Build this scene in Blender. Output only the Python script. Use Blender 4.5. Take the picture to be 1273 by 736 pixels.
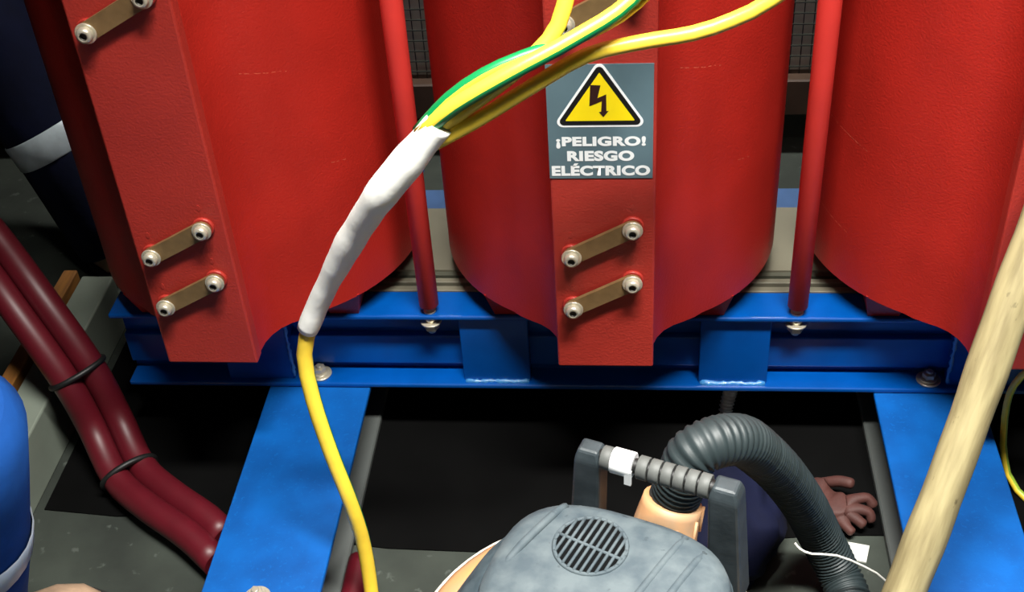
import bpy, bmesh, math, random
from mathutils import Vector, Matrix, noise
random.seed(7)
for o in list(bpy.data.objects):
    bpy.data.objects.remove(o, do_unlink=True)
SC = bpy.context.scene
C = SC.collection
PI = math.pi
R_ = math.radians

# ------------------------------------------------------------------ camera
PITCH, YAW, ROLL, FPX = 0.6665, -0.1227, -0.0725, 1569.7
fw = Vector((math.sin(YAW)*math.cos(PITCH), math.cos(YAW)*math.cos(PITCH), -math.sin(PITCH)))
rt = Vector((math.cos(YAW), -math.sin(YAW), 0))
up = rt.cross(fw)
r2 = math.cos(ROLL)*rt + math.sin(ROLL)*up
u2 = -math.sin(ROLL)*rt + math.cos(ROLL)*up
cd = bpy.data.cameras.new('camera')
cam = bpy.data.objects.new('camera', cd); C.objects.link(cam)
M = Matrix((r2, u2, -fw)).transposed().to_4x4()
M.translation = Vector((0.0349, -1.5115, 1.3296))
cam.matrix_world = M
cd.sensor_fit = 'HORIZONTAL'; cd.sensor_width = 36.0
cd.lens = FPX*36.0/1273.0
cd.clip_start = 0.05
SC.camera = cam

# ------------------------------------------------------------------ world, light, exposure
W = bpy.data.worlds.new('world'); SC.world = W; W.use_nodes = True
W.node_tree.nodes['Background'].inputs[0].default_value = (0.6, 0.75, 0.9, 1)
W.node_tree.nodes['Background'].inputs[1].default_value = 0.05
SC.view_settings.view_transform = 'Standard'
SC.view_settings.look = 'None'
SC.view_settings.gamma = 1.0
SC.view_settings.use_curve_mapping = False
SC.view_settings.exposure = 0.0
# ceiling tubes: (x, y, z, rotation about z, watts); the fixtures around them are built further down
LAMPS = [(0.22, -0.92, 2.22, 0.0, 40.0), (-0.2, -2.6, 2.22, 0.0, 6.0), (0.1, 0.36, 2.22, 0.0, 15.0)]  # last one is an added fill lamp that brightens the mesh screen
for lx, ly, lz, lr, lw in LAMPS:
    ld = bpy.data.lights.new('tube_light', 'AREA'); ld.shape = 'RECTANGLE'
    ld.size = 0.9; ld.size_y = 0.16; ld.energy = lw; ld.color = (1.0, 0.985, 0.93); ld.spread = R_(90)
    lo = bpy.data.objects.new('tube_light', ld); C.objects.link(lo)
    lo.location = (lx, ly, lz - 0.075); lo.rotation_euler = (0, 0, lr)

# ------------------------------------------------------------------ materials
def lin(c):
    c = c/255.0
    return c/12.92 if c <= 0.04045 else ((c+0.055)/1.055)**2.4
def rgb(r, g, b): return (lin(r), lin(g), lin(b), 1)
MATS = {}
def mat(name, col, rough=0.5, metal=0.0, var=0.0, vscale=20.0, col2=None, bump=0.0, bscale=200.0, spec=0.5, stretch=None, coat=0.0):
    m = bpy.data.materials.new(name); m.use_nodes = True
    nt = m.node_tree; b = nt.nodes['Principled BSDF']
    b.inputs['Roughness'].default_value = rough; b.inputs['Metallic'].default_value = metal
    b.inputs['Specular IOR Level'].default_value = spec
    b.inputs['Coat Weight'].default_value = coat
    b.inputs['Base Color'].default_value = col
    tc = nt.nodes.new('ShaderNodeTexCoord'); src = tc.outputs['Object']
    if stretch:
        mp = nt.nodes.new('ShaderNodeMapping'); mp.inputs['Scale'].default_value = stretch
        nt.links.new(src, mp.inputs['Vector']); src = mp.outputs['Vector']
    if var > 0 or col2:
        n = nt.nodes.new('ShaderNodeTexNoise'); n.inputs['Scale'].default_value = vscale; n.inputs['Detail'].default_value = 6
        nt.links.new(src, n.inputs['Vector'])
        rp = nt.nodes.new('ShaderNodeValToRGB')
        c2 = col2 or tuple(min(1, x*(1-var)) for x in col[:3])+(1,)
        rp.color_ramp.elements[0].position = 0.35; rp.color_ramp.elements[1].position = 0.65
        rp.color_ramp.elements[0].color = c2
        rp.color_ramp.elements[1].color = col if col2 else tuple(min(1, x*(1+var)) for x in col[:3])+(1,)
        nt.links.new(n.outputs['Fac'], rp.inputs['Fac']); nt.links.new(rp.outputs['Color'], b.inputs['Base Color'])
    if bump > 0:
        n2 = nt.nodes.new('ShaderNodeTexNoise'); n2.inputs['Scale'].default_value = bscale; n2.inputs['Detail'].default_value = 3
        nt.links.new(src, n2.inputs['Vector'])
        bp = nt.nodes.new('ShaderNodeBump'); bp.inputs['Strength'].default_value = bump; bp.inputs['Distance'].default_value = 0.002
        nt.links.new(n2.outputs['Fac'], bp.inputs['Height']); nt.links.new(bp.outputs['Normal'], b.inputs['Normal'])
    MATS[name] = m
    return m
mat('coil_red', rgb(166, 35, 26), 0.42, var=0.09, vscale=9, bump=0.28, bscale=340, spec=0.4)
mat('board_red', rgb(164, 48, 39), 0.42, var=0.06, vscale=12, bump=0.28, bscale=340, spec=0.4)
mat('rod_red', rgb(220, 58, 50), 0.6, var=0.05, vscale=20, spec=0.4)
mat('frame_blue', rgb(0, 74, 154), 0.26, var=0.12, vscale=14, bump=0.06, bscale=120, spec=0.5)
mat('rail_blue', rgb(0, 86, 164), 0.5, var=0.10, vscale=18, bump=0.10, bscale=160, col2=rgb(0, 72, 142), spec=0.35)
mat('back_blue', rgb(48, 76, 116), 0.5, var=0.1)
mat('weld_blue', rgb(60, 130, 190), 0.15, bump=0.5, bscale=300, spec=0.9)
mat('core_steel', rgb(112, 108, 92), 0.55, metal=0.1, var=0.12, vscale=8, stretch=(1, 1, 30))
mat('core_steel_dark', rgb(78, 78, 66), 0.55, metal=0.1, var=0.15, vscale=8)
mat('core_gap', rgb(24, 38, 26), 0.7)
mat('brass', rgb(132, 106, 70), 0.42, metal=0.35, var=0.12, vscale=60, bump=0.05, bscale=300)
mat('zinc', rgb(206, 198, 178), 0.3, metal=0.55, var=0.08, vscale=80)
mat('zinc_dark', rgb(70, 66, 60), 0.5, metal=0.4)
mat('sticker_grey', rgb(112, 138, 148), 0.28, metal=0.45, var=0.12, vscale=14, stretch=(1, 1, 0.7))
mat('print_white', rgb(244, 246, 246), 0.45)
mat('print_black', rgb(16, 14, 14), 0.45)
mat('print_yellow', rgb(250, 222, 10), 0.4)
mat('print_bolt', rgb(48, 18, 14), 0.45)
mat('cable_yellow', rgb(250, 212, 66), 0.38, var=0.06, vscale=40, bump=0.05)
mat('cable_pale', rgb(250, 236, 150), 0.4)
mat('cable_green', rgb(10, 130, 70), 0.4)
mat('tape_white', rgb(255, 254, 247), 0.5, bump=0.25, bscale=90)
mat('cable_maroon', rgb(88, 14, 26), 0.45, var=0.08, vscale=30)
mat('black_plastic', rgb(18, 18, 18), 0.5)
mat('vac_grey', rgb(66, 80, 86), 0.75, col2=rgb(40, 54, 62), vscale=34, bump=0.2, bscale=160)
mat('vac_cap', rgb(82, 92, 96), 0.75, col2=rgb(58, 70, 77), vscale=40, bump=0.2, bscale=160)
mat('vac_handle', rgb(54, 62, 66), 0.5, col2=rgb(38, 46, 50), vscale=40, bump=0.1)
mat('vac_grip', rgb(82, 84, 82), 0.6, var=0.15, vscale=60)
mat('vac_tank', rgb(206, 146, 92), 0.55, col2=rgb(168, 138, 108), vscale=16)
mat('vac_rim', rgb(226, 222, 206), 0.45)
mat('vent_shade', rgb(6, 7, 8), 0.9, spec=0.1)
mat('hose', rgb(38, 48, 50), 0.52, var=0.1, vscale=30)
mat('pole_wood', rgb(158, 146, 106), 0.75, col2=rgb(122, 110, 76), vscale=14, stretch=(6, 6, 0.8), bump=0.15, bscale=60)
mat('navy_cloth', rgb(8, 13, 38), 0.85, var=0.25, vscale=14, bump=0.35, bscale=60, spec=0.2)
mat('blue_cloth', rgb(18, 70, 140), 0.85, var=0.2, vscale=12, bump=0.35, bscale=60, spec=0.2)
mat('reflective', rgb(196, 208, 214), 0.4, metal=0.2, var=0.1, vscale=40, bump=0.2, bscale=80)
mat('skin', rgb(170, 116, 88), 0.5, var=0.05)
mat('hair', rgb(20, 16, 14), 0.6)
mat('boot_tan', rgb(176, 146, 120), 0.75, var=0.2, vscale=30, bump=0.2)
mat('boot_sole', rgb(30, 28, 26), 0.8)
mat('glove_brown', rgb(70, 36, 30), 0.7, var=0.15, vscale=40, bump=0.2)
mat('floor', rgb(56, 62, 55), 0.9, col2=rgb(38, 43, 38), vscale=7, bump=0.35, bscale=60)
mat('wall', rgb(96, 98, 92), 0.8, var=0.06, vscale=3, bump=0.1, bscale=40)
mat('ceiling', rgb(120, 120, 116), 0.85, var=0.04, vscale=3)
mat('sill_grey', rgb(132, 140, 128), 0.5, var=0.08, vscale=12)
mat('batten_wood', rgb(168, 112, 48), 0.65, col2=rgb(122, 80, 40), vscale=10, stretch=(8, 1, 8), bump=0.1, bscale=50)
mat('screen_bar', rgb(64, 46, 34), 0.6, var=0.15)
mat('screen_wire', rgb(40, 44, 38), 0.5)
mat('screen_board', rgb(186, 192, 176), 0.7, var=0.1, vscale=20)
mat('floor_shade', rgb(6, 6, 6), 0.9, var=0.2, vscale=12, spec=0.08)
mat('paper', rgb(214, 214, 204), 0.8)
mat('wire_white', rgb(214, 212, 204), 0.4)
mat('wire_green', rgb(150, 178, 60), 0.4)
mat('conduit', rgb(80, 84, 82), 0.6)
mat('conduit_pale', rgb(206, 210, 206), 0.5)
mat('lamp_white', rgb(235, 235, 230), 0.5)
tb = mat('tube_glow', rgb(255, 252, 240), 0.4).node_tree.nodes['Principled BSDF']
tb.inputs['Emission Color'].default_value = (1, 0.98, 0.92, 1); tb.inputs['Emission Strength'].default_value = 4.0

# pale hairline scuffs on the coil resin (wear with a shape of its own)
def add_scuffs(name):
    nt = MATS[name].node_tree; b = nt.nodes['Principled BSDF']
    old = b.inputs['Base Color'].links[0].from_socket
    tc = nt.nodes.new('ShaderNodeTexCoord')
    mp = nt.nodes.new('ShaderNodeMapping'); mp.inputs['Scale'].default_value = (2.5, 2.5, 9); mp.inputs['Rotation'].default_value = (0, 0.3, 0)
    nt.links.new(tc.outputs['Object'], mp.inputs['Vector'])
    n = nt.nodes.new('ShaderNodeTexNoise'); n.inputs['Scale'].default_value = 1.0; n.inputs['Detail'].default_value = 3
    nt.links.new(mp.outputs['Vector'], n.inputs['Vector'])
    sx = nt.nodes.new('ShaderNodeSeparateXYZ'); nt.links.new(tc.outputs['Object'], sx.inputs[0])
    k1 = nt.nodes.new('ShaderNodeMath'); k1.operation = 'MULTIPLY_ADD'; k1.inputs[1].default_value = 0.32
    nt.links.new(sx.outputs['X'], k1.inputs[0]); nt.links.new(sx.outputs['Z'], k1.inputs[2])
    k2 = nt.nodes.new('ShaderNodeMath'); k2.operation = 'MULTIPLY_ADD'; k2.inputs[1].default_value = 0.02
    nt.links.new(n.outputs['Fac'], k2.inputs[0]); nt.links.new(k1.outputs[0], k2.inputs[2])
    pp = nt.nodes.new('ShaderNodeMath'); pp.operation = 'PINGPONG'; pp.inputs[1].default_value = 0.125
    nt.links.new(k2.outputs[0], pp.inputs[0])
    a = nt.nodes.new('ShaderNodeMath'); a.operation = 'SUBTRACT'; a.inputs[1].default_value = 0.06
    ab = nt.nodes.new('ShaderNodeMath'); ab.operation = 'ABSOLUTE'
    lt = nt.nodes.new('ShaderNodeMath'); lt.operation = 'LESS_THAN'; lt.inputs[1].default_value = 0.0005
    n3 = nt.nodes.new('ShaderNodeTexNoise'); n3.inputs['Scale'].default_value = 7.0
    n4 = nt.nodes.new('ShaderNodeTexNoise'); n4.inputs['Scale'].default_value = 260.0
    nt.links.new(tc.outputs['Object'], n3.inputs['Vector']); nt.links.new(tc.outputs['Object'], n4.inputs['Vector'])
    g1 = nt.nodes.new('ShaderNodeMath'); g1.operation = 'GREATER_THAN'; g1.inputs[1].default_value = 0.56
    g2 = nt.nodes.new('ShaderNodeMath'); g2.operation = 'GREATER_THAN'; g2.inputs[1].default_value = 0.47
    m1 = nt.nodes.new('ShaderNodeMath'); m1.operation = 'MULTIPLY'
    m2 = nt.nodes.new('ShaderNodeMath'); m2.operation = 'MULTIPLY'
    m3 = nt.nodes.new('ShaderNodeMath'); m3.operation = 'MULTIPLY'; m3.inputs[1].default_value = 0.35
    L = nt.links.new
    L(pp.outputs[0], a.inputs[0]); L(a.outputs[0], ab.inputs[0]); L(ab.outputs[0], lt.inputs[0])
    L(n3.outputs['Fac'], g1.inputs[0]); L(n4.outputs['Fac'], g2.inputs[0])
    L(lt.outputs[0], m1.inputs[0]); L(g1.outputs[0], m1.inputs[1]); L(m1.outputs[0], m2.inputs[0]); L(g2.outputs[0], m2.inputs[1]); L(m2.outputs[0], m3.inputs[0])
    mx = nt.nodes.new('ShaderNodeMix'); mx.data_type = 'RGBA'
    L(m3.outputs[0], mx.inputs['Factor']); L(old, mx.inputs['A']); mx.inputs['B'].default_value = rgb(226, 130, 100)
    L(mx.outputs['Result'], b.inputs['Base Color'])
add_scuffs('coil_red')
def add_flecks(name, scale, thr, colour, stretch=(1, 1, 1)):
    nt = MATS[name].node_tree; b = nt.nodes['Principled BSDF']; L = nt.links.new
    old = b.inputs['Base Color'].links[0].from_socket
    tc = nt.nodes.new('ShaderNodeTexCoord'); mp = nt.nodes.new('ShaderNodeMapping'); mp.inputs['Scale'].default_value = stretch
    n = nt.nodes.new('ShaderNodeTexNoise'); n.inputs['Scale'].default_value = scale; n.inputs['Detail'].default_value = 4
    L(tc.outputs['Object'], mp.inputs['Vector']); L(mp.outputs['Vector'], n.inputs['Vector'])
    r = nt.nodes.new('ShaderNodeMapRange'); r.inputs['From Min'].default_value = thr; r.inputs['From Max'].default_value = thr+0.06; r.inputs['To Max'].default_value = 0.8
    L(n.outputs['Fac'], r.inputs['Value'])
    mx = nt.nodes.new('ShaderNodeMix'); mx.data_type = 'RGBA'; mx.inputs['B'].default_value = colour
    L(r.outputs['Result'], mx.inputs['Factor']); L(old, mx.inputs['A']); L(mx.outputs['Result'], b.inputs['Base Color'])
add_flecks('pole_wood', 70, 0.66, rgb(70, 60, 38), (1, 1, 0.45))
add_flecks('vac_grey', 45, 0.62, rgb(34, 46, 54)); add_flecks('vac_cap', 60, 0.66, rgb(44, 54, 60))
add_flecks('rail_blue', 200, 0.60, rgb(0, 88, 164)); add_flecks('floor', 40, 0.64, rgb(78, 84, 78))

# ------------------------------------------------------------------ helpers
def link(name, me, m, parent=None, loc=None, smooth=False):
    if isinstance(me, bmesh.types.BMesh):
        bm = me; bmesh.ops.recalc_face_normals(bm, faces=bm.faces)
        me = bpy.data.meshes.new(name); bm.to_mesh(me); bm.free()
    ms = m if isinstance(m, (list, tuple)) else [m]
    if not me.materials:
        for x in ms: me.materials.append(MATS[x])
    if smooth:
        for p in me.polygons: p.use_smooth = True
    o = bpy.data.objects.new(name, me); C.objects.link(o)
    if parent: o.parent = parent
    if loc: o.location = loc
    return o
def thing(name, label, cat, loc=(0, 0, 0), rz=0.0, group=None):
    o = bpy.data.objects.new(name, None); C.objects.link(o)
    o.location = loc; o.rotation_euler = (0, 0, rz); o.empty_display_size = 0.05
    tag(o, label, cat, group); return o
def tag(o, label=None, cat=None, group=None, kind=None):
    if label: o['label'] = label
    if cat: o['category'] = cat
    if group: o['group'] = group
    if kind: o['kind'] = kind
    return o
def dup(o, parent, dx=0, dy=0, dz=0, deep=True):
    c = o.copy(); C.objects.link(c); c.parent = parent
    c.location = Vector(o.location) + Vector((dx, dy, dz))
    if deep:
        for ch in list(o.children):
            k = ch.copy(); C.objects.link(k); k.parent = c
    return c
def box(bm, x0, x1, y0, y1, z0, z1, bev=0.0, seg=1, mi=0):
    v = [bm.verts.new(p) for p in ((x0,y0,z0),(x1,y0,z0),(x1,y1,z0),(x0,y1,z0),(x0,y0,z1),(x1,y0,z1),(x1,y1,z1),(x0,y1,z1))]
    fs = [bm.faces.new([v[i] for i in q]) for q in ((3,2,1,0),(4,5,6,7),(0,1,5,4),(1,2,6,5),(2,3,7,6),(3,0,4,7))]
    for f in fs: f.material_index = mi
    if bev > 0:
        es = list({e for f in fs for e in f.edges})
        bmesh.ops.bevel(bm, geom=es, offset=bev, segments=seg, profile=0.5, affect='EDGES')
    return bm
def prism(bm, pts, z0, z1, bev=0.0, seg=1, axis='z'):
    def P(a, b, c):
        return {'z': (a, b, c), 'y': (a, c, b), 'x': (c, a, b)}[axis]
    lo = [bm.verts.new(P(a, b, z0)) for a, b in pts]; hi = [bm.verts.new(P(a, b, z1)) for a, b in pts]
    n = len(pts)
    f0 = bm.faces.new(lo[::-1]); f1 = bm.faces.new(hi)
    for i in range(n): bm.faces.new((lo[i], lo[(i+1) % n], hi[(i+1) % n], hi[i]))
    if bev > 0:
        bmesh.ops.bevel(bm, geom=list(f0.edges)+list(f1.edges), offset=bev, segments=seg, profile=0.5, affect='EDGES')
    return bm
def loft(bm, rings, cap0=True, cap1=True, mi=0):
    vs = [[bm.verts.new(p) for p in r] for r in rings]; n = len(rings[0])
    for a, b in zip(vs, vs[1:]):
        for i in range(n):
            f = bm.faces.new((a[i], a[(i+1) % n], b[(i+1) % n], b[i])); f.smooth = True; f.material_index = mi
    if cap0: bm.faces.new(vs[0][::-1]).material_index = mi
    if cap1: bm.faces.new(vs[-1]).material_index = mi
    return bm
def spline(pts, step):
    P = [Vector(p) for p in pts]; P = [P[0]*2-P[1]] + P + [P[-1]*2-P[-2]]
    out = []
    for i in range(1, len(P)-2):
        a, b, c, d = P[i-1:i+3]
        n = max(2, int((c-b).length/step))
        for k in range(n):
            t = k/n
            out.append(0.5*((2*b)+(-a+c)*t+(2*a-5*b+4*c-d)*t*t+(-a+3*b-3*c+d)*t**3))
    out.append(P[-2]); return out
def tube(bm, pts, rad, seg=12, step=0.02, stripe=None, twist=0.0, raw=False):
    path = pts if raw else spline(pts, step)
    n = len(path); t0 = (path[1]-path[0]).normalized()
    nrm = t0.orthogonal().normalized(); rings = []; L = 0
    for i, p in enumerate(path):
        t = (path[min(i+1, n-1)]-path[max(i-1, 0)]).normalized()
        nrm = (nrm - t*nrm.dot(t)).normalized(); bi = t.cross(nrm)
        if i: L += (p-path[i-1]).length
        r = rad(i/(n-1), L) if callable(rad) else rad
        rings.append([p + r*(math.cos(2*PI*k/seg+twist*L)*nrm + math.sin(2*PI*k/seg+twist*L)*bi) for k in range(seg)])
    vs = [[bm.verts.new(p) for p in r] for r in rings]
    for a, b in zip(vs, vs[1:]):
        for k in range(seg):
            f = bm.faces.new((a[k], a[(k+1) % seg], b[(k+1) % seg], b[k])); f.smooth = True
            if stripe:
                try: f.material_index = stripe(k)
                except TypeError:
                    cc = (a[k].co+a[(k+1) % seg].co)/2; ctr = sum((v.co for v in a), Vector())/seg
                    f.material_index = stripe(k, (cc-ctr).normalized())
    bm.faces.new(vs[0][::-1]); bm.faces.new(vs[-1])
    return bm
def cyl(bm, c, r, h, seg=24, axis='z', r1=None, bev=0.0):
    r1 = r if r1 is None else r1
    def P(a, b, t):
        q = {'z': (a, b, t), 'y': (a, t, b), 'x': (t, a, b)}[axis]
        return (c[0]+q[0], c[1]+q[1], c[2]+q[2])
    if bev: prof = [(r-bev, 0), (r, bev), (r1, h-bev), (r1-bev, h)]
    else: prof = [(r, 0), (r1, h)]
    rings = [[P(rr*math.cos(2*PI*k/seg), rr*math.sin(2*PI*k/seg), t) for k in range(seg)] for rr, t in prof]
    vs = [[bm.verts.new(p) for p in q] for q in rings]
    for a, b in zip(vs, vs[1:]):
        for k in range(seg):
            f = bm.faces.new((a[k], a[(k+1) % seg], b[(k+1) % seg], b[k])); f.smooth = seg > 8
    bm.faces.new(vs[0][::-1]); bm.faces.new(vs[-1])
    return bm
BM = bmesh.new

# ------------------------------------------------------------------ the room
X0, X1, Y0, Y1, ZC = -2.4, 2.4, -3.4, 1.1, 2.3
def slab(name, *a, m):
    return tag(link(name, box(BM(), *a), m), kind='structure')
slab('floor', X0, X1, Y0, Y1, -0.1, 0.0, m='floor')
slab('ceiling', X0, X1, Y0, Y1, ZC, ZC+0.1, m='ceiling')
slab('wall_back', X0, X1, Y1, Y1+0.1, -0.1, ZC+0.1, m='wall')
slab('wall_front', X0, X1, Y0-0.1, Y0, -0.1, ZC+0.1, m='wall')
slab('wall_left', X0-0.1, X0, Y0, Y1, -0.1, ZC+0.1, m='wall')
slab('wall_right', X1, X1+0.1, Y0, Y1, -0.1, ZC+0.1, m='wall')

for i, (lx, ly, lz, lr, lw) in enumerate(LAMPS):
    t = thing('ceiling_lamp', ['white twin tube ceiling lamp above the transformer front', 'white twin tube ceiling lamp near the front wall', 'added white twin tube fill lamp brightening the mesh screen behind the coils'][i], 'lamp', (lx, ly, ZC), lr, 'ceiling tube lamps')
    b = BM(); prism(b, [(-0.10, -0.03), (-0.06, 0), (0.06, 0), (0.10, -0.03)], -0.5, 0.5, axis='x'); link('housing', b, 'lamp_white', t)
    for s in (-1, 1):
        b = BM(); cyl(b, (-0.47, s*0.045, -0.05), 0.013, 0.94, 14, 'x'); link('tube', b, 'tube_glow', t)

# black sheet added on the floor to stand in for the shade under the frame
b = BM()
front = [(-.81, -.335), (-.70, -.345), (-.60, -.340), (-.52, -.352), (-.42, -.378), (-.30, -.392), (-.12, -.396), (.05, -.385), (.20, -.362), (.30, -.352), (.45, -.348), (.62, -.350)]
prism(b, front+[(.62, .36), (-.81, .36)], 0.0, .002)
tag(link('floor_shade_sheet', b, 'floor_shade'), 'added black sheet standing in for floor shade under the blue frame', 'shade sheet')

# ------------------------------------------------------------------ the transformer
T = thing('dry_type_transformer', 'red three-coil cast resin transformer on a blue steel frame with rails', 'transformer')
S, YC, RC, ZB, ZTOP = 0.501, -0.03, 0.2305, 0.284, 1.28
YB = -0.333           # front plane of the terminal boards
HW = 0.0587           # half width of a board
side = [(0.0560, -0.318), (0.0565, -0.305), (0.0585, -0.291), (0.0640, -0.276), (0.0730, -0.262), (0.0850, -0.2515), (0.0990, -0.2435), (0.1130, -0.2345)]
a0 = math.atan2(-0.2265-YC, 0.1235)
plan = list(side)
N = 72
for k in range(N+1):
    a = a0 + (PI - 2*a0 if False else (PI + 2*abs(a0)))*k/N
    plan.append((RC*math.cos(a), YC+RC*math.sin(a)))
plan += [(-x, y) for x, y in side[::-1]]
def make_coil():
    b = BM(); prism(b, plan, ZB, ZTOP)
    b.normal_update()
    for f in b.faces:
        f.smooth = abs(f.normal.z) < 0.9
        if not f.smooth:
            for e in f.edges: e.smooth = False
    c = link('coil', b, 'coil_red', T)
    b = BM(); box(b, -HW, HW, YB, -0.312, ZB, ZTOP-0.03, 0.0025, 2); link('terminal_board', b, 'board_red', c)
    return c
def bar_mesh(dx, dz):
    b = BM(); L = math.hypot(dx, dz); w = 0.0105; n = 10; pts = []
    for k in range(n+1): a = PI/2+PI*k/n; pts.append((w*math.cos(a), w*math.sin(a)))
    for k in range(n+1): a = -PI/2+PI*k/n; pts.append((L+w*math.cos(a), w*math.sin(a)))
    an = math.atan2(dz, dx)
    pts = [(x*math.cos(an)-y*math.sin(an), x*math.sin(an)+y*math.cos(an)) for x, y in pts]
    prism(b, pts, -0.009, -0.004, 0.0008, 1, 'y')
    cyl(b, (0, -0.004, 0), 0.009, 0.0045, 16, 'y'); cyl(b, (dx, -0.004, dz), 0.009, 0.0045, 16, 'y')
    bmesh.ops.recalc_face_normals(b, faces=b.faces)
    me = bpy.data.meshes.new('link_bar'); b.to_mesh(me); b.free(); me.materials.append(MATS['brass']); return me
def screw_mesh():
    b = BM()
    cyl(b, (0, -0.0115, 0), 0.0118, 0.0026, 24, 'y', bev=0.0006)          # washer
    n0 = len(b.faces)
    # domed socket head with a hollow
    prof = [(0.0086, -0.0115), (0.0090, -0.0150), (0.0080, -0.0178), (0.0060, -0.0190), (0.0042, -0.0190), (0.0040, -0.0150)]
    rings = [[(r*math.cos(2*PI*k/20), y, r*math.sin(2*PI*k/20)) for k in range(20)] for r, y in prof]
    vs = [[b.verts.new(p) for p in q] for q in rings]
    for i, (p, q) in enumerate(zip(vs, vs[1:])):
        for k in range(20):
            f = b.faces.new((p[k], p[(k+1) % 20], q[(k+1) % 20], q[k])); f.smooth = True
            f.material_index = 1 if i >= 4 else 0
    f = b.faces.new(vs[-1]); f.material_index = 1
    bmesh.ops.recalc_face_normals(b, faces=b.faces)
    me = bpy.data.meshes.new('screw'); b.to_mesh(me); b.free(); me.materials.append(MATS['zinc']); me.materials.append(MATS['zinc_dark']); return me
def boss_mesh():
    b = BM(); cyl(b, (0, -0.004, 0), 0.0130, 0.0055, 24, 'y', bev=0.001); bmesh.ops.recalc_face_normals(b, faces=b.faces)
    me = bpy.data.meshes.new('boss'); b.to_mesh(me); b.free(); me.materials.append(MATS['board_red']); return me
BAR, SCR, BOS = bar_mesh(0.070, 0.0385), screw_mesh(), boss_mesh()
coil0 = make_coil()
for z in (0.383, 0.4595, 0.7525):
    link('link_bar', BAR, 'brass', coil0, (-0.037, YB, z))
    for dx, dz in ((0, 0), (0.070, 0.0385)):
        link('screw', SCR, 'zinc', coil0, (-0.037+dx, YB, z+dz))
        link('boss', BOS, 'board_red', coil0, (-0.037+dx, YB, z+dz))
# raised contact numerals beside the screws are only faint bumps
for z in (0.383, 0.4595):
    for dx, dz in ((-0.001, 0.026), (0.069, 0.0645)):
        b = BM()
        prism(b, [(0.0022*math.cos(2*PI*k/12), 0.0040*math.sin(2*PI*k/12)) for k in range(12)], -0.0006, 0.0008, axis='y')
        link('moulded_mark', b, 'board_red', coil0, (-0.037+dx, YB, z+dz))
coilL = dup(coil0, T, -S); coilR = dup(coil0, T, S)
coil0['label'] = 'middle red coil with a warning sticker'
coilL['label'] = 'red coil beside the grey sill'; coilR['label'] = 'red coil behind the wooden pole'

# red wedge blocks that carry the coils
def block_mesh():
    b = BM(); r0 = [(-0.020, -0.014, 0), (0.020, -0.014, 0), (0.020, 0.03, 0), (-0.020, 0.03, 0)]
    r1 = [(-0.030, -0.034, 0.05), (0.030, -0.034, 0.05), (0.030, 0.04, 0.05), (-0.030, 0.04, 0.05)]
    loft(b, [r0, r1])
    for f in b.faces: f.smooth = False
    bmesh.ops.recalc_face_normals(b, faces=b.faces)
    me = bpy.data.meshes.new('support_block'); b.to_mesh(me); b.free(); me.materials.append(MATS['coil_red']); return me
BLK = block_mesh()
ZT = 0.2385
for cx in (-S, 0, S):
    for s in (-1, 1):
        link('support_block', BLK, 'coil_red', T, (cx+s*0.135, -0.160, ZT-0.002))
        o = link('support_block', BLK, 'coil_red', T, (cx+s*0.135, 0.10, ZT-0.002)); o.rotation_euler = (0, 0, PI)

# front clamp channel
ZR = 0.1037
XL, XR = -0.706, 0.712
b = BM(); box(b, XL, XR, -0.181, -0.124, ZT-0.008, ZT, 0.0030, 3); box(b, XL, XR, -0.142, -0.124, ZR+0.004, ZT-0.006); box(b, XL, XR, -0.181, -0.124, ZR, ZR+0.0085, 0.0030, 3)
chan = link('clamp_channel', b, 'frame_blue', T)
b = BM(); box(b, XL, XR, -0.153, -0.141, 0.127, 0.180, 0.0022, 3); link('stiffener_bar', b, 'frame_blue', chan)
def gus(x0, x1):
    b = BM(); box(b, x0, x1, -0.171, -0.142, ZR+0.006, ZT-0.007, 0.001); return link('gusset_plate', b, 'frame_blue', chan)
gus(-0.208, -0.112); gus(0.126, 0.221); gus(-0.555, -0.457); gus(0.468, 0.566)
def weld(x0, x1, y, z, r=0.0035, ax=0):
    b = BM(); pts = []
    n = int((x1-x0)/0.004)
    for i in range(n+1):
        x = x0+(x1-x0)*i/n
        pts.append(Vector((x, y+random.uniform(-.0012, .0012), z+random.uniform(-.0008, .0008))) if ax == 0 else Vector((y+random.uniform(-.001, .001), z, x)))
    rr = [random.uniform(0.6, 1.25)*r for _ in pts]
    tube(b, pts, lambda t, L: rr[min(len(rr)-1, int(t*(len(rr)-1)+.5))], 8, raw=True)
    return link('weld_bead', b, 'weld_blue', chan)
weld(-0.206, -0.114, -0.1725, ZR+0.0085); weld(0.128, 0.219, -0.1725, ZR+0.0085, 0.0045)
weld(0.118, 0.214, -0.457, -0.171, 0.0028, ax=1); weld(0.118, 0.214, 0.468, -0.171, 0.0028, ax=1)
def bolt_mesh(rw=0.017, rh=0.0095):
    b = BM(); cyl(b, (0, 0, 0), rw, 0.003, 28, bev=0.0008); cyl(b, (0, 0, 0.003), rw*0.74, 0.0025, 24, bev=0.0006)
    cyl(b, (0, 0, 0.0055), rh, 0.008, 6, bev=0.0008); cyl(b, (0, 0, 0.0135), rh*0.5, 0.004, 14, bev=0.0008)
    bmesh.ops.recalc_face_normals(b, faces=b.faces)
    me = bpy.data.meshes.new('bolt'); b.to_mesh(me); b.free(); me.materials.append(MATS['zinc']); return me
BLT = bolt_mesh()
link('bolt', BLT, 'zinc', chan, (-0.422, -0.161, ZR+0.0085)); link('bolt', BLT, 'zinc', chan, (0.445, -0.161, ZR+0.0085))
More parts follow.
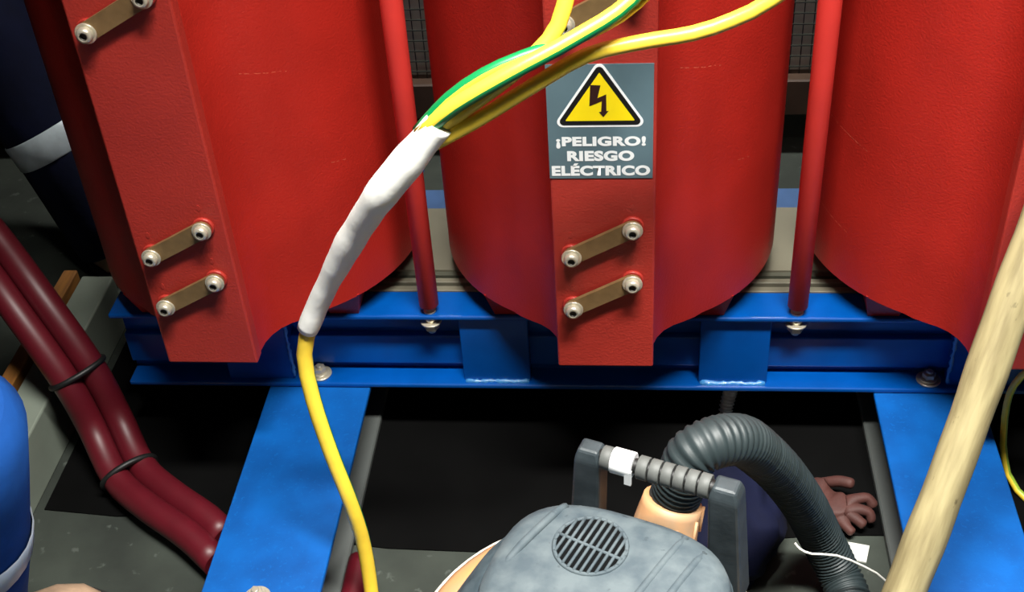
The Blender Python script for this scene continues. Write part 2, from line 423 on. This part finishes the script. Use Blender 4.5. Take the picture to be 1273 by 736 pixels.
# rear clamp channel, mirrored
b = BM(); box(b, XL, XR, 0.076, 0.134, ZT-0.008, ZT, 0.0015, 2); box(b, XL, XR, 0.076, 0.092, ZR+0.004, ZT-0.006); box(b, XL, XR, 0.076, 0.134, ZR, ZR+0.0085, 0.0015)
link('clamp_channel', b, 'back_blue', T)
# lower core yoke, stepped laminations
yk = BM(); box(yk, -0.70, 0.705, -0.080, 0.076, 0.118, ZT+0.004); yoke = link('core_yoke', yk, 'core_steel', T)
yoke['label'] = 'stepped grey steel core laminations'
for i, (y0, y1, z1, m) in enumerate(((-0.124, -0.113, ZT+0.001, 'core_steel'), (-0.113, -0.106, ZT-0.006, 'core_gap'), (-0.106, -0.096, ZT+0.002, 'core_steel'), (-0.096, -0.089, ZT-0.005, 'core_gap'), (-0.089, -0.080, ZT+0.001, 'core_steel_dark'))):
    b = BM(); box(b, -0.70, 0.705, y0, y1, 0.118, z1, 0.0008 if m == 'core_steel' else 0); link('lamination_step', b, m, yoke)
# tie rods
YRD = -0.1690
for s, rx in ((-1, -0.2465), (1, 0.2535)):
    b = BM(); cyl(b, (0, 0, ZT+0.012), 0.0134, 0.98, 24, r1=0.0142, bev=0.001); rod = link('tie_rod', b, 'rod_red', T, (rx, YRD, 0), smooth=False)
    b = BM(); cyl(b, (0, 0, ZT-0.036), 0.0055, 0.052, 14); cyl(b, (0, 0, ZT), 0.0085, 0.0025, 18); link('stud', b, 'zinc', rod)
    b = BM(); cyl(b, (0, 0, ZT-0.016), 0.0085, 0.008, 18); cyl(b, (0, 0, ZT-0.019), 0.0150, 0.003, 24, bev=0.0006); cyl(b, (0, 0, ZT-0.030), 0.0110, 0.011, 6, bev=0.001); link('nut', b, 'zinc', rod)
# rails: channels opening towards each other
def rail(x0, x1, inner):
    b = BM(); t = 0.008; ya, yb = -0.95, 0.42
    box(b, x0, x1, ya, yb, ZR-t, ZR-0.0003, 0.0012)
    box(b, x0+(0 if inner > 0 else 0.05), x1-(0.05 if inner > 0 else 0), ya, yb, 0.003, ZR-t+0.001)
    r = link('rail', b, 'rail_blue', T)
    b = BM()
    if inner > 0: box(b, x1-0.05, x1, ya, yb, 0.003, 0.015, 0.002)
    else: box(b, x0, x0+0.05, ya, yb, 0.003, 0.015, 0.002)
    link('lower_flange', b, 'conduit', r)
    return r
rl = rail(-0.495, -0.346, 1); rr_ = rail(0.369, 0.514, -1)
link('bolt', BLT, 'zinc', rl, (-0.422, -0.561, ZR))
link('bolt', BLT, 'zinc', rr_, (0.441, -0.561, ZR))

# warning sticker on the middle board
st = BM(); box(st, -0.0585, 0.0548, YB-0.0009, YB, 0.563, 0.7035); stick = link('warning_sticker', st, 'sticker_grey', T)
stick['label'] = 'grey sticker with a yellow electrical hazard triangle and white words'
def tri(name, cx, zb, zt, hw, rc, y, m):
    pts = []
    V = [(cx-hw, zb), (cx+hw, zb), (cx, zt)]
    for i in range(3):
        p, q, w = Vector(V[i-1]), Vector(V[i]), Vector(V[(i+1) % 3])
        a = (p-q).normalized(); d = (w-q).normalized(); h = a.angle(d)/2
        cc = q + (a+d).normalized()*(rc/math.sin(h)); Lc = rc/math.tan(h)
        s = q+a*Lc-cc; e = q+d*Lc-cc
        a1 = math.atan2(s.y, s.x); a2 = math.atan2(e.y, e.x)
        while a2 < a1: a2 += 2*PI
        for k in range(7):
            t = a1+(a2-a1)*k/6; pts.append((cc.x+rc*math.cos(t), cc.y+rc*math.sin(t)))
    b = BM(); prism(b, pts, y, YB-0.0008, axis='y'); return link(name, b, m, stick)
tri('triangle_border', -0.002, 0.6285, 0.7095, 0.0515, 0.0065, YB-0.0012, 'print_white')
tri('triangle_frame', -0.002, 0.6312, 0.7045, 0.0468, 0.0045, YB-0.0015, 'print_black')
tri('triangle_field', -0.002, 0.6365, 0.6940, 0.0372, 0.0006, YB-0.0018, 'print_yellow')
# hazard flash, in sticker units traced from the picture: (x right, z up) in millimetres around the field
fl = [(-6.0, 26.5), (3.0, 26.0), (0.2, 14.8), (8.0, 18.0), (8.0, 3.0), (10.0, 3.2), (5.2, -2.4), (1.2, 2.2), (3.2, 2.4), (4.0, 12.0), (-7.2, 7.6)]
b = BM(); prism(b, [(-0.0045+x*0.00119, 0.6443+z*0.00134) for x, z in fl], YB-0.0021, YB-0.0008, axis='y'); link('lightning_arrow', b, 'print_bolt', stick)
def words(txt, x0, x1, z0, z1):
    cu = bpy.data.curves.new('lettering', 'FONT'); cu.body = txt; cu.size = 1.0; cu.offset = 0.052; cu.space_character = 1.08
    ob = bpy.data.objects.new('lettering', cu); C.objects.link(ob)
    dg = bpy.context.evaluated_depsgraph_get(); me = bpy.data.meshes.new_from_object(ob.evaluated_get(dg))
    bpy.data.objects.remove(ob, do_unlink=True)
    cap0, cap1 = 0.0, 0.73
    xs = [v.co.x for v in me.vertices]; xa, xb = min(xs), max(xs)
    for v in me.vertices:
        v.co = Vector((x0+(v.co.x-xa)/(xb-xa)*(x1-x0), YB-0.0013, z0+(v.co.y-cap0)/(cap1-cap0)*(z1-z0)))
    me.materials.clear(); me.materials.append(MATS['print_white'])
    return link('lettering', me, 'print_white', stick)
words('\u00a1PELIGRO!', -0.0500, 0.0470, 0.6055, 0.6165)
words('RIESGO', -0.0385, 0.0345, 0.5865, 0.5985)
words('EL\u00c9CTRICO', -0.0560, 0.0520, 0.5675, 0.5795)

# ------------------------------------------------------------------ yellow and green earth cable
EC = thing('earth_cable', 'yellow and green earth cable with a white taped joint hanging before the coils', 'cable', (-0.30, -0.53, 0))
off = Vector((0.30, 0.53, 0))
def sh(pts): return [Vector(p)+off for p in pts]
green = lambda k: 1 if k in (0, 1, 2) else 0
b = BM(); tube(b, sh([(-0.18, -1.05, .009), (-0.25, -0.80, .009), (-0.286, -0.565, .012), (-0.293, -0.520, .045), (-0.296, -0.5, .13), (-0.303, -0.495, .20), (-0.321, -0.48, .279), (-0.334, -0.465, .35), (-0.3375, -0.452, .405), (-0.322, -0.45, .452), (-0.30, -0.455, .50)]), 0.0092, 14, stripe=lambda k, n: 1 if n.dot(Vector((.95, .3, .1))) > .93 else 0)
link('main_lead', b, ['cable_yellow', 'cable_green'], EC)
def wrapr(t, L):
    base = 0.0115+0.0050*min(1, t*1.6)
    if t > 0.86: base *= 1.0-0.10*(t-0.86)/0.14
    return base*(1+0.02*math.sin(L*130)+0.05*math.sin(L*47+1))
b = BM(); tube(b, sh([(-0.3285, -0.45, .440), (-0.305, -0.453, .488), (-0.264, -0.47, .565), (-0.240, -0.482, .606), (-0.21, -0.5, .655), (-0.178, -0.502, .695), (-0.146, -0.5, .733)]), wrapr, 16, step=0.006)
link('tape_wrap', b, 'tape_white', EC)
strands = [
    ([(-0.160, -0.497, .718), (-0.110, -0.492, .752), (-0.075, -0.484, .776), (-0.043, -0.468, .800), (-0.0285, -0.455, .828), (-0.020, -0.435, .88), (-0.012, -0.400, .98), (-0.01, -0.349, 1.06)], 0.0078, ((.2, .9, -.3), .6)),
    ([(-0.165, -0.502, .722), (-0.128, -0.508, .756), (-0.075, -0.500, .785), (-0.020, -0.478, .806), (0.030, -0.452, .829), (0.065, -0.420, .87), (0.09, -0.36, .96), (0.10, -0.265, 1.04)], 0.0076, ((.15, -.45, -.85), .42)),
    ([(-0.155, -0.500, .710), (-0.110, -0.492, .732), (-0.060, -0.478, .758), (-0.010, -0.455, .777), (0.040, -0.442, .783), (0.088, -0.430, .785), (0.125, -0.424, .795), (0.160, -0.420, .813), (0.20, -0.41, .85), (0.25, -0.36, .95), (0.33, -0.215, 1.03)], 0.0074, ((.2, .9, -.3), .6)),
    ([(-0.168, -0.496, .722), (-0.135, -0.498, .758), (-0.102, -0.494, .780), (-0.066, -0.484, .792), (-0.010, -0.458, .800), (0.036, -0.434, .818), (0.075, -0.40, .858), (0.105, -0.34, .95), (0.12, -0.26, 1.03)], 0.0062, ((-.35, .25, .9), .05)),
]
for pts, r, g in strands:
    b = BM(); tube(b, sh(pts), r, 14, step=0.015, stripe=lambda k, n: 1 if n.dot(Vector(g[0]).normalized()) > g[1] else 0)
    link('strand', b, ['cable_yellow', 'cable_green'], EC)

# ------------------------------------------------------------------ wooden pole
A = Vector((0.330, -0.606, 0.203)); Bp = Vector((0.4585, -0.390, 0.522))
dr = (Bp-A).normalized()
foot = A - dr*(A.z/dr.z)
PL = (Bp-foot).length+0.06
b = BM()
seg = 20; rings = []
for i in range(41):
    t = i/40; z = t*PL
    rr = 0.0222+0.0006*math.sin(t*19)+0.0004*math.sin(t*47)
    if i == 0: rr *= 0.93
    wob = 0.0015*math.sin(t*9)
    rings.append([(wob+rr*math.cos(2*PI*k/seg), rr*math.sin(2*PI*k/seg), z) for k in range(seg)])
loft(b, rings)
pole = link('wooden_pole', b, 'pole_wood', smooth=False)
pole.location = foot + Vector((0, 0, 0.012)); pole.rotation_euler = dr.to_track_quat('Z', 'Y').to_euler()
tag(pole, 'pale worn wooden pole leaning against the red coil', 'pole')

# ------------------------------------------------------------------ vacuum cleaner
VR = R_(-20); VO = Vector((-0.008, -0.752, 0))
V = thing('vacuum_cleaner', 'dusty grey and orange drum vacuum cleaner with ribbed carrying handle and hose', 'vacuum cleaner', VO, VR)
def ring(rx, ry, z, n=2.0, cx=0, cy=0, seg=48):
    out = []
    for k in range(seg):
        a = 2*PI*k/seg; c, s = math.cos(a), math.sin(a)
        out.append((cx+rx*math.copysign(abs(c)**(2/n), c), cy+ry*math.copysign(abs(s)**(2/n), s), z))
    return out
b = BM(); loft(b, [ring(.140, .140, 0.0), ring(.148, .148, .006), ring(.172, .172, .235), ring(.180, .180, .25), ring(.180, .180, .268), ring(.172, .172, .275), ring(.150, .150, .288)])
link('tank', b, 'vac_tank', V)
b = BM()
for k in range(3):
    pass
tube(b, [Vector((.181*math.cos(2*PI*k/64), .181*math.sin(2*PI*k/64), .262)) for k in range(65)], .0045, 8, raw=True)
link('tank_rim', b, 'vac_rim', V)
cx = 0.018
b = BM(); loft(b, [ring(.156, .150, .280, 2.2, 0, -.008), ring(.152, .142, .292, 2.3, 0.002, -.010), ring(.140, .122, .325, 2.4, .006, -.014), ring(.128, .108, .356, 2.6, .010, -.014), ring(.118, .098, .376, 2.8, cx, -.006), ring(.110, .09, .380, 2.8, cx, -.006)])
link('motor_head', b, 'vac_grey', V)
b = BM(); loft(b, [ring(.112, .092, .372, 2.9, cx, -.003), ring(.114, .094, .382, 2.9, cx, -.003), ring(.111, .091, .391, 2.9, cx, -.003), ring(.100, .081, .398, 2.8, cx, -.003), ring(.07, .055, .4015, 2.4, cx, -.003), ring(.03, .025, .4025, 2, cx, -.003)])
cap = link('top_cap', b, 'vac_cap', V)
# moulded ridges running over the cap
for p0, p1 in (((.070, .078), (.035, -.09)), ((.092, .066), (.060, -.09)), ((-.052, .074), (-.078, -.02))):
    b = BM(); tube(b, [Vector((p0[0], p0[1], .393)), Vector((p0[0]*.8+p1[0]*.2, p0[1]*.8+p1[1]*.2, .3985)), Vector((p1[0]*.7+p0[0]*.3, p1[1]*.7+p0[1]*.3, .3995)), Vector((p1[0], p1[1], .392))], .0045, 8)
    link('ridge', b, 'vac_cap', cap)
# round vent with two rows of slanted slots
vx, vy, vz = -.008, .030, .4022
b = BM(); cyl(b, (vx, vy, vz-.003), .0345, .0036, 40); vent = link('vent', b, 'vent_shade', V)  # disc coloured black as the shade inside the slots
b = BM(); tube(b, [Vector((vx+.0345*math.cos(2*PI*k/48), vy+.0345*math.sin(2*PI*k/48), vz)) for k in range(49)], .0022, 8, raw=True); link('vent_ring', b, 'vac_cap', vent)
b = BM(); sl = R_(84)
dxs, dys = math.cos(sl), math.sin(sl)
for i in range(-5, 6):
    # slat line offset along the perpendicular
    px, py = -dys*i*.0066, dxs*i*.0066
    h2 = .0345**2-(i*.0066)**2
    if h2 <= 0: continue
    h = math.sqrt(h2)
    p0 = Vector((vx+px-dxs*h, vy+py-dys*h, vz+.001)); p1 = Vector((vx+px+dxs*h, vy+py+dys*h, vz+.001))
    tube(b, [p0, (p0+p1)/2, p1], .0017, 6)
tube(b, [Vector((vx-.034, vy+.002, vz+.0012)), Vector((vx, vy-.002, vz+.0014)), Vector((vx+.034, vy-.006, vz+.0012))], .0018, 6)
link('vent_slats', b, 'vac_cap', vent)
# carrying handle
hy = .128
def upright(x0, x1, x0t, x1t, zb, zt, y0, y1, name):
    b = BM(); loft(b, [[(x0, y0, zb), (x1, y0, zb), (x1, y1, zb), (x0, y1, zb)], [(x0t, y0+.004, zt-.012), (x1t, y0+.004, zt-.012), (x1t, y1, zt-.012), (x0t, y1, zt-.012)], [(x0t+.003, y0+.008, zt), (x1t-.004, y0+.008, zt), (x1t-.004, y1-.004, zt), (x0t+.003, y1-.004, zt)]])
    for f in b.faces: f.smooth = False
    bmesh.ops.bevel(b, geom=list(b.edges), offset=.003, segments=2, affect='EDGES', profile=.5)
    return link(name, b, 'vac_handle', V)
upright(-.064, -.032, -.056, -.028, .30, .440, .102, .132, 'handle_post')
upright(.088, .124, .082, .112, .29, .440, .100, .132, 'handle_post')
GY, GZ = .117, .431
b = BM(); tube(b, [Vector((-.044, GY, GZ)), Vector((.02, GY, GZ)), Vector((.098, GY, GZ))], .0078, 14); link('handle_bar', b, 'black_plastic', V)
for k in range(9):
    x = -.029+.0125*k
    if k in (1, 2): continue
    b = BM(); cyl(b, (x, GY, GZ), .0122, .0105, 14, 'x', bev=.0006); link('grip_rib', b, 'vac_grip', V)
b = BM(); cyl(b, (-.0185, GY, GZ), .0132, .0225, 20, 'x', bev=.001)
box(b, -.002, .005, GY-.013, GY-.010, GZ-.016, GZ+.002); link('white_tape', b, 'print_white', V)
# inlet collar behind the handle and the hose
Minv = (Matrix.Translation(VO) @ Matrix.Rotation(VR, 4, 'Z')).inverted()
def lw(p): return Minv @ Vector(p)
b = BM(); tube(b, [lw((.060, -.632, .262)), lw((.068, -.604, .292)), lw((.077, -.590, .325))], lambda t, L: .040-.008*t, 24, step=.008); port = link('inlet_collar', b, 'vac_tank', V)
for k in range(5):
    a = R_(-160+40*k); d = Vector((math.cos(a), math.sin(a), 0))
    b = BM(); tube(b, [lw(Vector((.068, -.604, .292))+d*.037), lw(Vector((.075, -.593, .318))+d*.034)], .0018, 6); link('collar_rib', b, 'vac_tank', port)
hp = [(.078, -.588, .325), (.086, -.592, .362), (.095, -.592, .395), (.117, -.583, .404), (.145, -.563, .388), (.170, -.535, .342), (.205, -.490, .260), (.240, -.452, .170), (.268, -.435, .095), (.292, -.445, .045), (.305, -.480, .029), (.305, -.53, .029), (.29, -.58, .029), (.265, -.62, .029)]
b = BM(); tube(b, [lw(p) for p in hp], lambda t, L: .0262+.0014*math.sin(2*PI*L/.0068), 22, step=.0015); link('hose', b, 'hose', V)

# ------------------------------------------------------------------ things on the floor under the frame
def blob(name, c, sx, sy, sz, m, amp, seed, sub=4):
    b = BM(); bmesh.ops.create_icosphere(b, subdivisions=sub, radius=1.0)
    for v in b.verts:
        d = v.co.normalized()
        r = 1 + amp*noise.noise(d*2.1+Vector((seed, 0, 0))) + amp*.6*abs(noise.noise(Vector((d.x*5, d.y*2, d.z*3+seed))))
        p = d*r; v.co = Vector((p.x*sx, p.y*sy, max(p.z, -.55)*sz))
    zmin = min(v.co.z for v in b.verts)
    for v in b.verts: v.co.z -= zmin
    for f in b.faces: f.smooth = True
    return link(name, b, m, loc=c)
tag(blob('work_jacket', (.152, -.345, 0), .076, .120, .060, 'navy_cloth', .30, 3.1), 'dark navy work cloth heaped on the floor inside the hose bend', 'cloth')

def skin(name, verts, edges, m, parent=None, sub=2, root=0, loc=None):
    me = bpy.data.meshes.new(name+'_rig'); me.from_pydata([v[:3] for v in verts], edges, [])
    ob = bpy.data.objects.new(name+'_rig', me); C.objects.link(ob)
    ob.modifiers.new('s', 'SKIN'); 
    for i, sv in enumerate(me.skin_vertices[0].data):
        r = verts[i][3]; sv.radius = (r, r) if not isinstance(r, tuple) else r; sv.use_root = (i == root)
    sd = ob.modifiers.new('d', 'SUBSURF'); sd.levels = sub; sd.render_levels = sub
    dg = bpy.context.evaluated_depsgraph_get(); me2 = bpy.data.meshes.new_from_object(ob.evaluated_get(dg))
    bpy.data.objects.remove(ob, do_unlink=True)
    me2.materials.clear()
    return link(name, me2, m, parent, loc, smooth=True)
# brown glove lying in the shadow
gv = [(0, 0, .016, (.020, .014)), (.030, -.024, .018, (.026, .014)), (.058, -.044, .020, (.024, .012))]
ge = [(0, 1), (1, 2)]
gv.insert(0, (-.03, .028, .018, (.022, .014))); ge = [(0, 1), (1, 2), (2, 3)]
def finger(b0, pts, r):
    global gv, ge
    last = b0
    for p in pts:
        gv.append((*p, r)); ge.append((last, len(gv)-1)); last = len(gv)-1
finger(3, [(.080, -.040, .034), (.098, -.036, .034), (.108, -.044, .022)], .0082)
finger(3, [(.084, -.054, .030), (.100, -.056, .026), (.102, -.066, .014)], .0080)
finger(3, [(.080, -.066, .024), (.092, -.074, .018)], .0078)
finger(3, [(.066, -.074, .018), (.076, -.084, .014)], .0070)
finger(2, [(.046, -.006, .030), (.064, -.012, .040), (.082, -.022, .044)], .0085)
glove = skin('work_glove', gv, ge, 'glove_brown', loc=(.252, -.276, .0))
tag(glove, 'reddish brown work glove lying in shadow beside the hose', 'glove')

b = BM(); prism(b, [(-.022, -.012), (.018, -.020), (.026, .008), (-.010, .016)], .0005, .003)
tag(link('paper_scrap', b, 'paper', loc=(.322, -.378, 0)), 'small white paper scrap on the floor beside the hose', 'paper')

THIN = [(.226, -.498, .154), (.232, -.504, .150), (.245, -.510, .149), (.275, -.504, .140), (.312, -.495, .110), (.342, -.492, .080), (.358, -.50, .04), (.359, -.53, .006), (.356, -.70, .003)]
b = BM(); tube(b, [Vector(p) for p in THIN], .0015, 8)
tag(link('thin_wire', b, 'wire_white'), 'thin white wire end poking out past the wooden pole', 'wire')

b = BM(); tube(b, [Vector(p) for p in ((.178, -.135, .100), (.176, -.13, .06), (.170, -.14, .03), (.172, -.160, .016), (.188, -.180, .0145), (.205, -.195, .0145))], lambda t, L: .0095+.0018*math.sin(2*PI*L/.006), 12, step=.0015)
tag(link('corrugated_conduit', b, 'conduit_pale'), 'thin ribbed grey conduit hanging under the blue channel', 'conduit')

b = BM(); tube(b, [Vector(p) for p in ((.63, -.33, .30), (.575, -.295, .255), (.542, -.262, .225), (.528, -.25, .185), (.525, -.25, .150), (.530, -.25, .10), (.540, -.25, .05), (.56, -.27, .008), (.62, -.34, .006), (.75, -.40, .006))], .0048, 10, stripe=lambda k: 1 if k < 4 else 0)
tag(link('earth_wire', b, ['wire_green', 'cable_yellow']), 'slim green and yellow wire curling down beside the rail end', 'wire')

# ------------------------------------------------------------------ maroon power cables
PC = thing('power_cable_pair', 'pair of thick maroon power cables strapped together by the grey sill', 'cable', (-0.62, -0.34, 0))
po = Vector((0.62, 0.34, 0))
cA = [(-1.02, -.02, .42), (-.93, -.085, .352), (-.880, -.120, .308), (-.815, -.175, .250), (-.757, -.214, .160), (-.735, -.226, .075), (-.690, -.285, .0235), (-.632, -.335, .0235), (-.560, -.385, .0225), (-.519, -.410, .0225)]
cB = []; cC = []
for i in range(len(cA)):
    p = Vector(cA[i]); d = (Vector(cA[min(i+1, len(cA)-1)])-Vector(cA[max(i-1, 0)])).normalized()
    w = d.cross(Vector((-.5, .65, -.57))).normalized()
    w = w if w.x < 0 else -w
    q = p+w*0.0225; q.z = max(q.z, .0310); cB.append(tuple(q))
    q = p-w*0.0175; q.z = max(q.z, .0310); cC.append(tuple(q))
cA = cC
cA[-1] = (-.519, -.400, .0265); cB[-1] = (-.519, -.445, .0265)
for pts in (cA, cB):
    b = BM(); tube(b, [Vector(p)+po for p in pts], .0205, 18); link('cable', b, 'cable_maroon', PC)
def tie(c, ax, rx, name='cable_tie'):
    b = BM(); q = Vector(ax).to_track_quat('Z', 'Y')
    pts = []
    for k in range(41):
        a = 2*PI*k/40; pts.append(Vector(c)+po+q @ Vector((rx[0]*math.cos(a), rx[1]*math.sin(a), 0)))
    tube(b, pts, .0035, 8, raw=True)
    return link(name, b, 'black_plastic', PC)
def tie_at(i):
    a, c = Vector(cA[i]), Vector(cB[i]); mid = (a+c)/2
    d = (Vector(cA[i+1])-Vector(cA[i-1])).normalized()
    w = (a-c); h = w.length/2
    zax = d; xax = (w-d*w.dot(d)).normalized(); yax = zax.cross(xax)
    b = BM(); pts = []
    for k in range(41):
        an = 2*PI*k/40; pts.append(mid+po+xax*((h+.021)*math.cos(an))+yax*(.0235*math.sin(an)))
    tube(b, pts, .0045, 8, raw=True); link('cable_tie', b, 'black_plastic', PC)
tie_at(4); tie_at(6)
b = BM(); tube(b, [Vector(p) for p in ((-.326, -.43, .0205), (-.326, -.46, .0205), (-.326, -.52, .0205), (-.326, -.60, .0205), (-.326, -.80, .0205))], .0180, 16)
tag(link('power_cable', b, 'cable_maroon'), 'short visible length of maroon cable on the floor under the yellow cable', 'cable')

# ------------------------------------------------------------------ grey sill and batten
b = BM(); box(b, -.878, -.823, -.52, .09, 0, .10, .003, 2)
tag(link('enclosure_sill', b, 'sill_grey'), 'light grey steel sill beside the maroon cables', 'sill')
b = BM(); box(b, -.912, -.888, -.50, .10, 0, .105, .002, 1)
tag(link('wooden_batten', b, 'batten_wood'), 'orange brown wooden batten behind the grey sill', 'batten')

# ------------------------------------------------------------------ mesh screen behind
MS = thing('mesh_screen', 'grey board covered in dark wire mesh with a brown bottom bar behind coils', 'screen', (0, .62, 0))
b = BM(); box(b, -1.4, 1.4, .03, .045, .09, 1.3); link('board', b, 'screen_board', MS)
for x0, x1, z0, z1 in ((-1.4, 1.4, .09, .165), (-1.4, 1.4, 1.27, 1.32)):
    b = BM(); box(b, x0, x1, -.015, .03, z0, z1, .003); link('frame_bar', b, 'screen_bar', MS)
for x in (-1.3, -.45, .45, 1.3):
    b = BM(); box(b, x-.02, x+.02, .045, .085, 0, 1.3, .003); link('post', b, 'screen_bar', MS)
b = BM(); x = -1.38
while x < 1.38:
    box(b, x-.0009, x+.0009, .012, .0145, .165, 1.27); x += .0185
z = .18
while z < 1.27:
    box(b, -1.4, 1.4, .0095, .012, z-.0009, z+.0009); z += .0215
tag(link('mesh', b, 'screen_wire', MS), kind='stuff')

# ------------------------------------------------------------------ people
def person(name, label, J, cloth, group):
    """J: joint positions; returns a root with body, boots, bands and hair."""
    P = thing(name, label, 'person', (J['footL'][0], J['footL'][1], 0), 0, group)
    o = Vector((J['footL'][0], J['footL'][1], 0))
    g = lambda k: tuple(Vector(J[k])-o)
    vs, es, idx = [], [], {}
    def add(k, p, r, prev=None):
        vs.append((*p, r)); idx[k] = len(vs)-1
        if prev is not None: es.append((idx[prev], idx[k]))
    pel, ch, nk, hd = Vector(g('pelvis')), Vector(g('chest')), Vector(g('neck')), Vector(g('head'))
    add('pelvis', pel, (.165, .125)); add('belly', pel.lerp(ch, .5), (.15, .115), 'pelvis'); add('chest', ch, (.165, .12), 'belly')
    add('neck', nk, .058, 'chest'); add('jaw', nk.lerp(hd, .45), .072, 'neck'); add('head', hd, .092, 'jaw'); add('crown', hd+(hd-nk).normalized()*.07, .075, 'head')
    face = Vector(J['face']).normalized()
    add('nose', hd+face*.10-Vector((0, 0, .015)), .016, 'head')
    for s in 'LR':
        sh_, el, wr = (Vector(g(k+s)) for k in ('sho', 'elb', 'wri'))
        add('sho'+s, sh_, .066, 'chest'); add('ela'+s, sh_.lerp(el, .5), .056, 'sho'+s); add('elb'+s, el, .05, 'ela'+s); add('wri'+s, wr, .034, 'elb'+s)
        d = (wr-el).normalized(); q = d.orthogonal().normalized()
        palm = wr+d*.07; add('palm'+s, palm, (.04, .016), 'wri'+s)
        for i in range(4):
            base = palm+d*.02+q*(.024-.016*i); ln = (.07, .08, .075, .06)[i]
            add('f%d%s' % (i, s), base+d*ln*.5, .009, 'palm'+s); add('g%d%s' % (i, s), base+d*ln+d.cross(q)*.015, .008, 'f%d%s' % (i, s))
        add('t1'+s, wr+d*.045+q*.045, .011, 'wri'+s); add('t2'+s, wr+d*.08+q*.055, .009, 't1'+s)
        hp_, kn, an = (Vector(g(k+s)) for k in ('hip', 'kne', 'ank'))
        add('hip'+s, hp_, .098, 'pelvis'); add('thi'+s, hp_.lerp(kn, .5), .088, 'hip'+s); add('kne'+s, kn, .082, 'thi'+s)
        add('cal'+s, kn.lerp(an, .45), .080, 'kne'+s); add('ank'+s, an, .066, 'cal'+s)
    body = skin('body', vs, es, [cloth, 'skin'], P, 2)
    hz = Vector(g('wriL')), Vector(g('wriR'))
    me = body.data
    for poly in me.polygons:
        c = poly.center
        if (c-hd).length < .19 and c.z > nk.z-.02: poly.material_index = 1
        if min((c-h).length for h in hz) < .21 and min((c-Vector(g('elb'+s))).length for s in 'LR') > .235: poly.material_index = 1
    b = BM(); bmesh.ops.create_icosphere(b, subdivisions=3, radius=.118)
    for v in b.verts:
        if v.co.dot(face) > .04 and v.co.z < .05: v.co *= .7
    for f in b.faces: f.smooth = True
    link('hair', b, 'hair', P, tuple(hd+Vector((0, 0, .03))-face*.012))
    for s in 'LR':
        an, ft, kn = Vector(g('ank'+s)), Vector(g('foot'+s)), Vector(g('kne'+s))
        d = Vector(J['toe'+s])-Vector(J['foot'+s]); d.z = 0; d.normalize(); n = Vector((-d.y, d.x, 0))
        def pr_(t, w, z): return ft+d*t+n*w+Vector((0, 0, z))
        b = BM(); rings = []
        for t, w, z1 in ((-.075, .026, .07), (-.06, .036, .12), (.0, .042, .125), (.06, .042, .095), (.12, .048, .075), (.17, .046, .066), (.20, .034, .052), (.215, .016, .035)):
            rings.append([pr_(t, w*math.cos(a), .02+(z1-.02)*max(0, math.sin(a))**.6 if math.sin(a) > 0 else .02) for a in [2*PI*k/20 for k in range(20)]])
        loft(b, rings); link('boot', b, 'boot_tan', P)
        b = BM(); pts = []
        for t, w in ((-.08, .03), (-.05, .042), (.05, .045), (.12, .052), (.18, .048), (.21, .034), (.225, .012)): pts.append((t, w))
        loop = [pr_(t, w, 0) for t, w in pts]+[pr_(t, -w, 0) for t, w in pts[::-1]]
        loft(b, [loop, [p+Vector((0, 0, .022)) for p in loop]]); link('boot_sole', b, 'boot_sole', P)
        # loose trouser cuff and reflective band around the calf
        ax = (an-kn).normalized()
        e1 = ax.orthogonal().normalized(); e2 = ax.cross(e1)
        def cuff(t, r): return [kn.lerp(an, t)+(e1*math.cos(2*PI*k/32)+e2*math.sin(2*PI*k/32))*r*(1+.03*math.sin(3*2*PI*k/32+t*7)) for k in range(32)]
        b = BM(); loft(b, [cuff(-.06, .060), cuff(.02, .0835), cuff(.2, .0850), cuff(.45, .0835), cuff(.6, .0850), cuff(.8, .086), cuff(.95, .087), cuff(1.06, .086), cuff(1.08, .078)]); link('trouser_cuff', b, cloth, P)
        tb_ = J['band']
        b = BM(); loft(b, [cuff(tb_-.055, .0855), cuff(tb_-.05, .0872), cuff(tb_+.05, .0876), cuff(tb_+.055, .0858)], False, False); link('reflective_band', b, 'reflective', P)
    return P

p1 = dict(footR=(-.865, .275, 0), toeR=(-.75, .42, 0), ankR=(-.880, .265, .09), kneR=(-1.065, .335, .49), hipR=(-1.10, .46, .90),
          footL=(-1.36, .40, 0), toeL=(-1.36, .2, 0), ankL=(-1.36, .41, .09), kneL=(-1.33, .36, .50), hipL=(-1.29, .47, .90),
          pelvis=(-1.195, .47, .97), chest=(-1.19, .45, 1.32), neck=(-1.18, .43, 1.52), head=(-1.17, .41, 1.65),
          shoR=(-.99, .45, 1.42), elbR=(-.95, .50, 1.14), wriR=(-.98, .36, .93), shoL=(-1.39, .45, 1.42), elbL=(-1.45, .48, 1.14), wriL=(-1.42, .34, .95),
          face=(.3, -1, 0), band=.60)
person('person', 'person in dark navy workwear standing behind the coil, calf with silver band', p1, 'navy_cloth', 'workers')
p2 = dict(footR=(-.825, -.64, 0), toeR=(-.645, -.505, 0), ankR=(-.797, -.605, .09), kneR=(-.640, -.672, .50), hipR=(-1.05, -.86, .62),
          footL=(-1.10, -.92, 0), toeL=(-.92, -.88, 0), ankL=(-1.10, -.925, .09), kneL=(-.93, -.97, .46), hipL=(-1.12, -1.00, .62),
          pelvis=(-1.11, -.94, .66), chest=(-1.00, -.93, 1.00), neck=(-.96, -.91, 1.20), head=(-.93, -.90, 1.33),
          shoR=(-.98, -.76, 1.10), elbR=(-.92, -.74, .83), wriR=(-.78, -.76, .66), shoL=(-.99, -1.10, 1.10), elbL=(-.95, -1.14, .83), wriL=(-.86, -1.04, .66),
          face=(1, .3, -.2), band=.50)
person('person', 'person in bright blue workwear crouching at the picture edge, tan boot', p2, 'blue_cloth', 'workers')
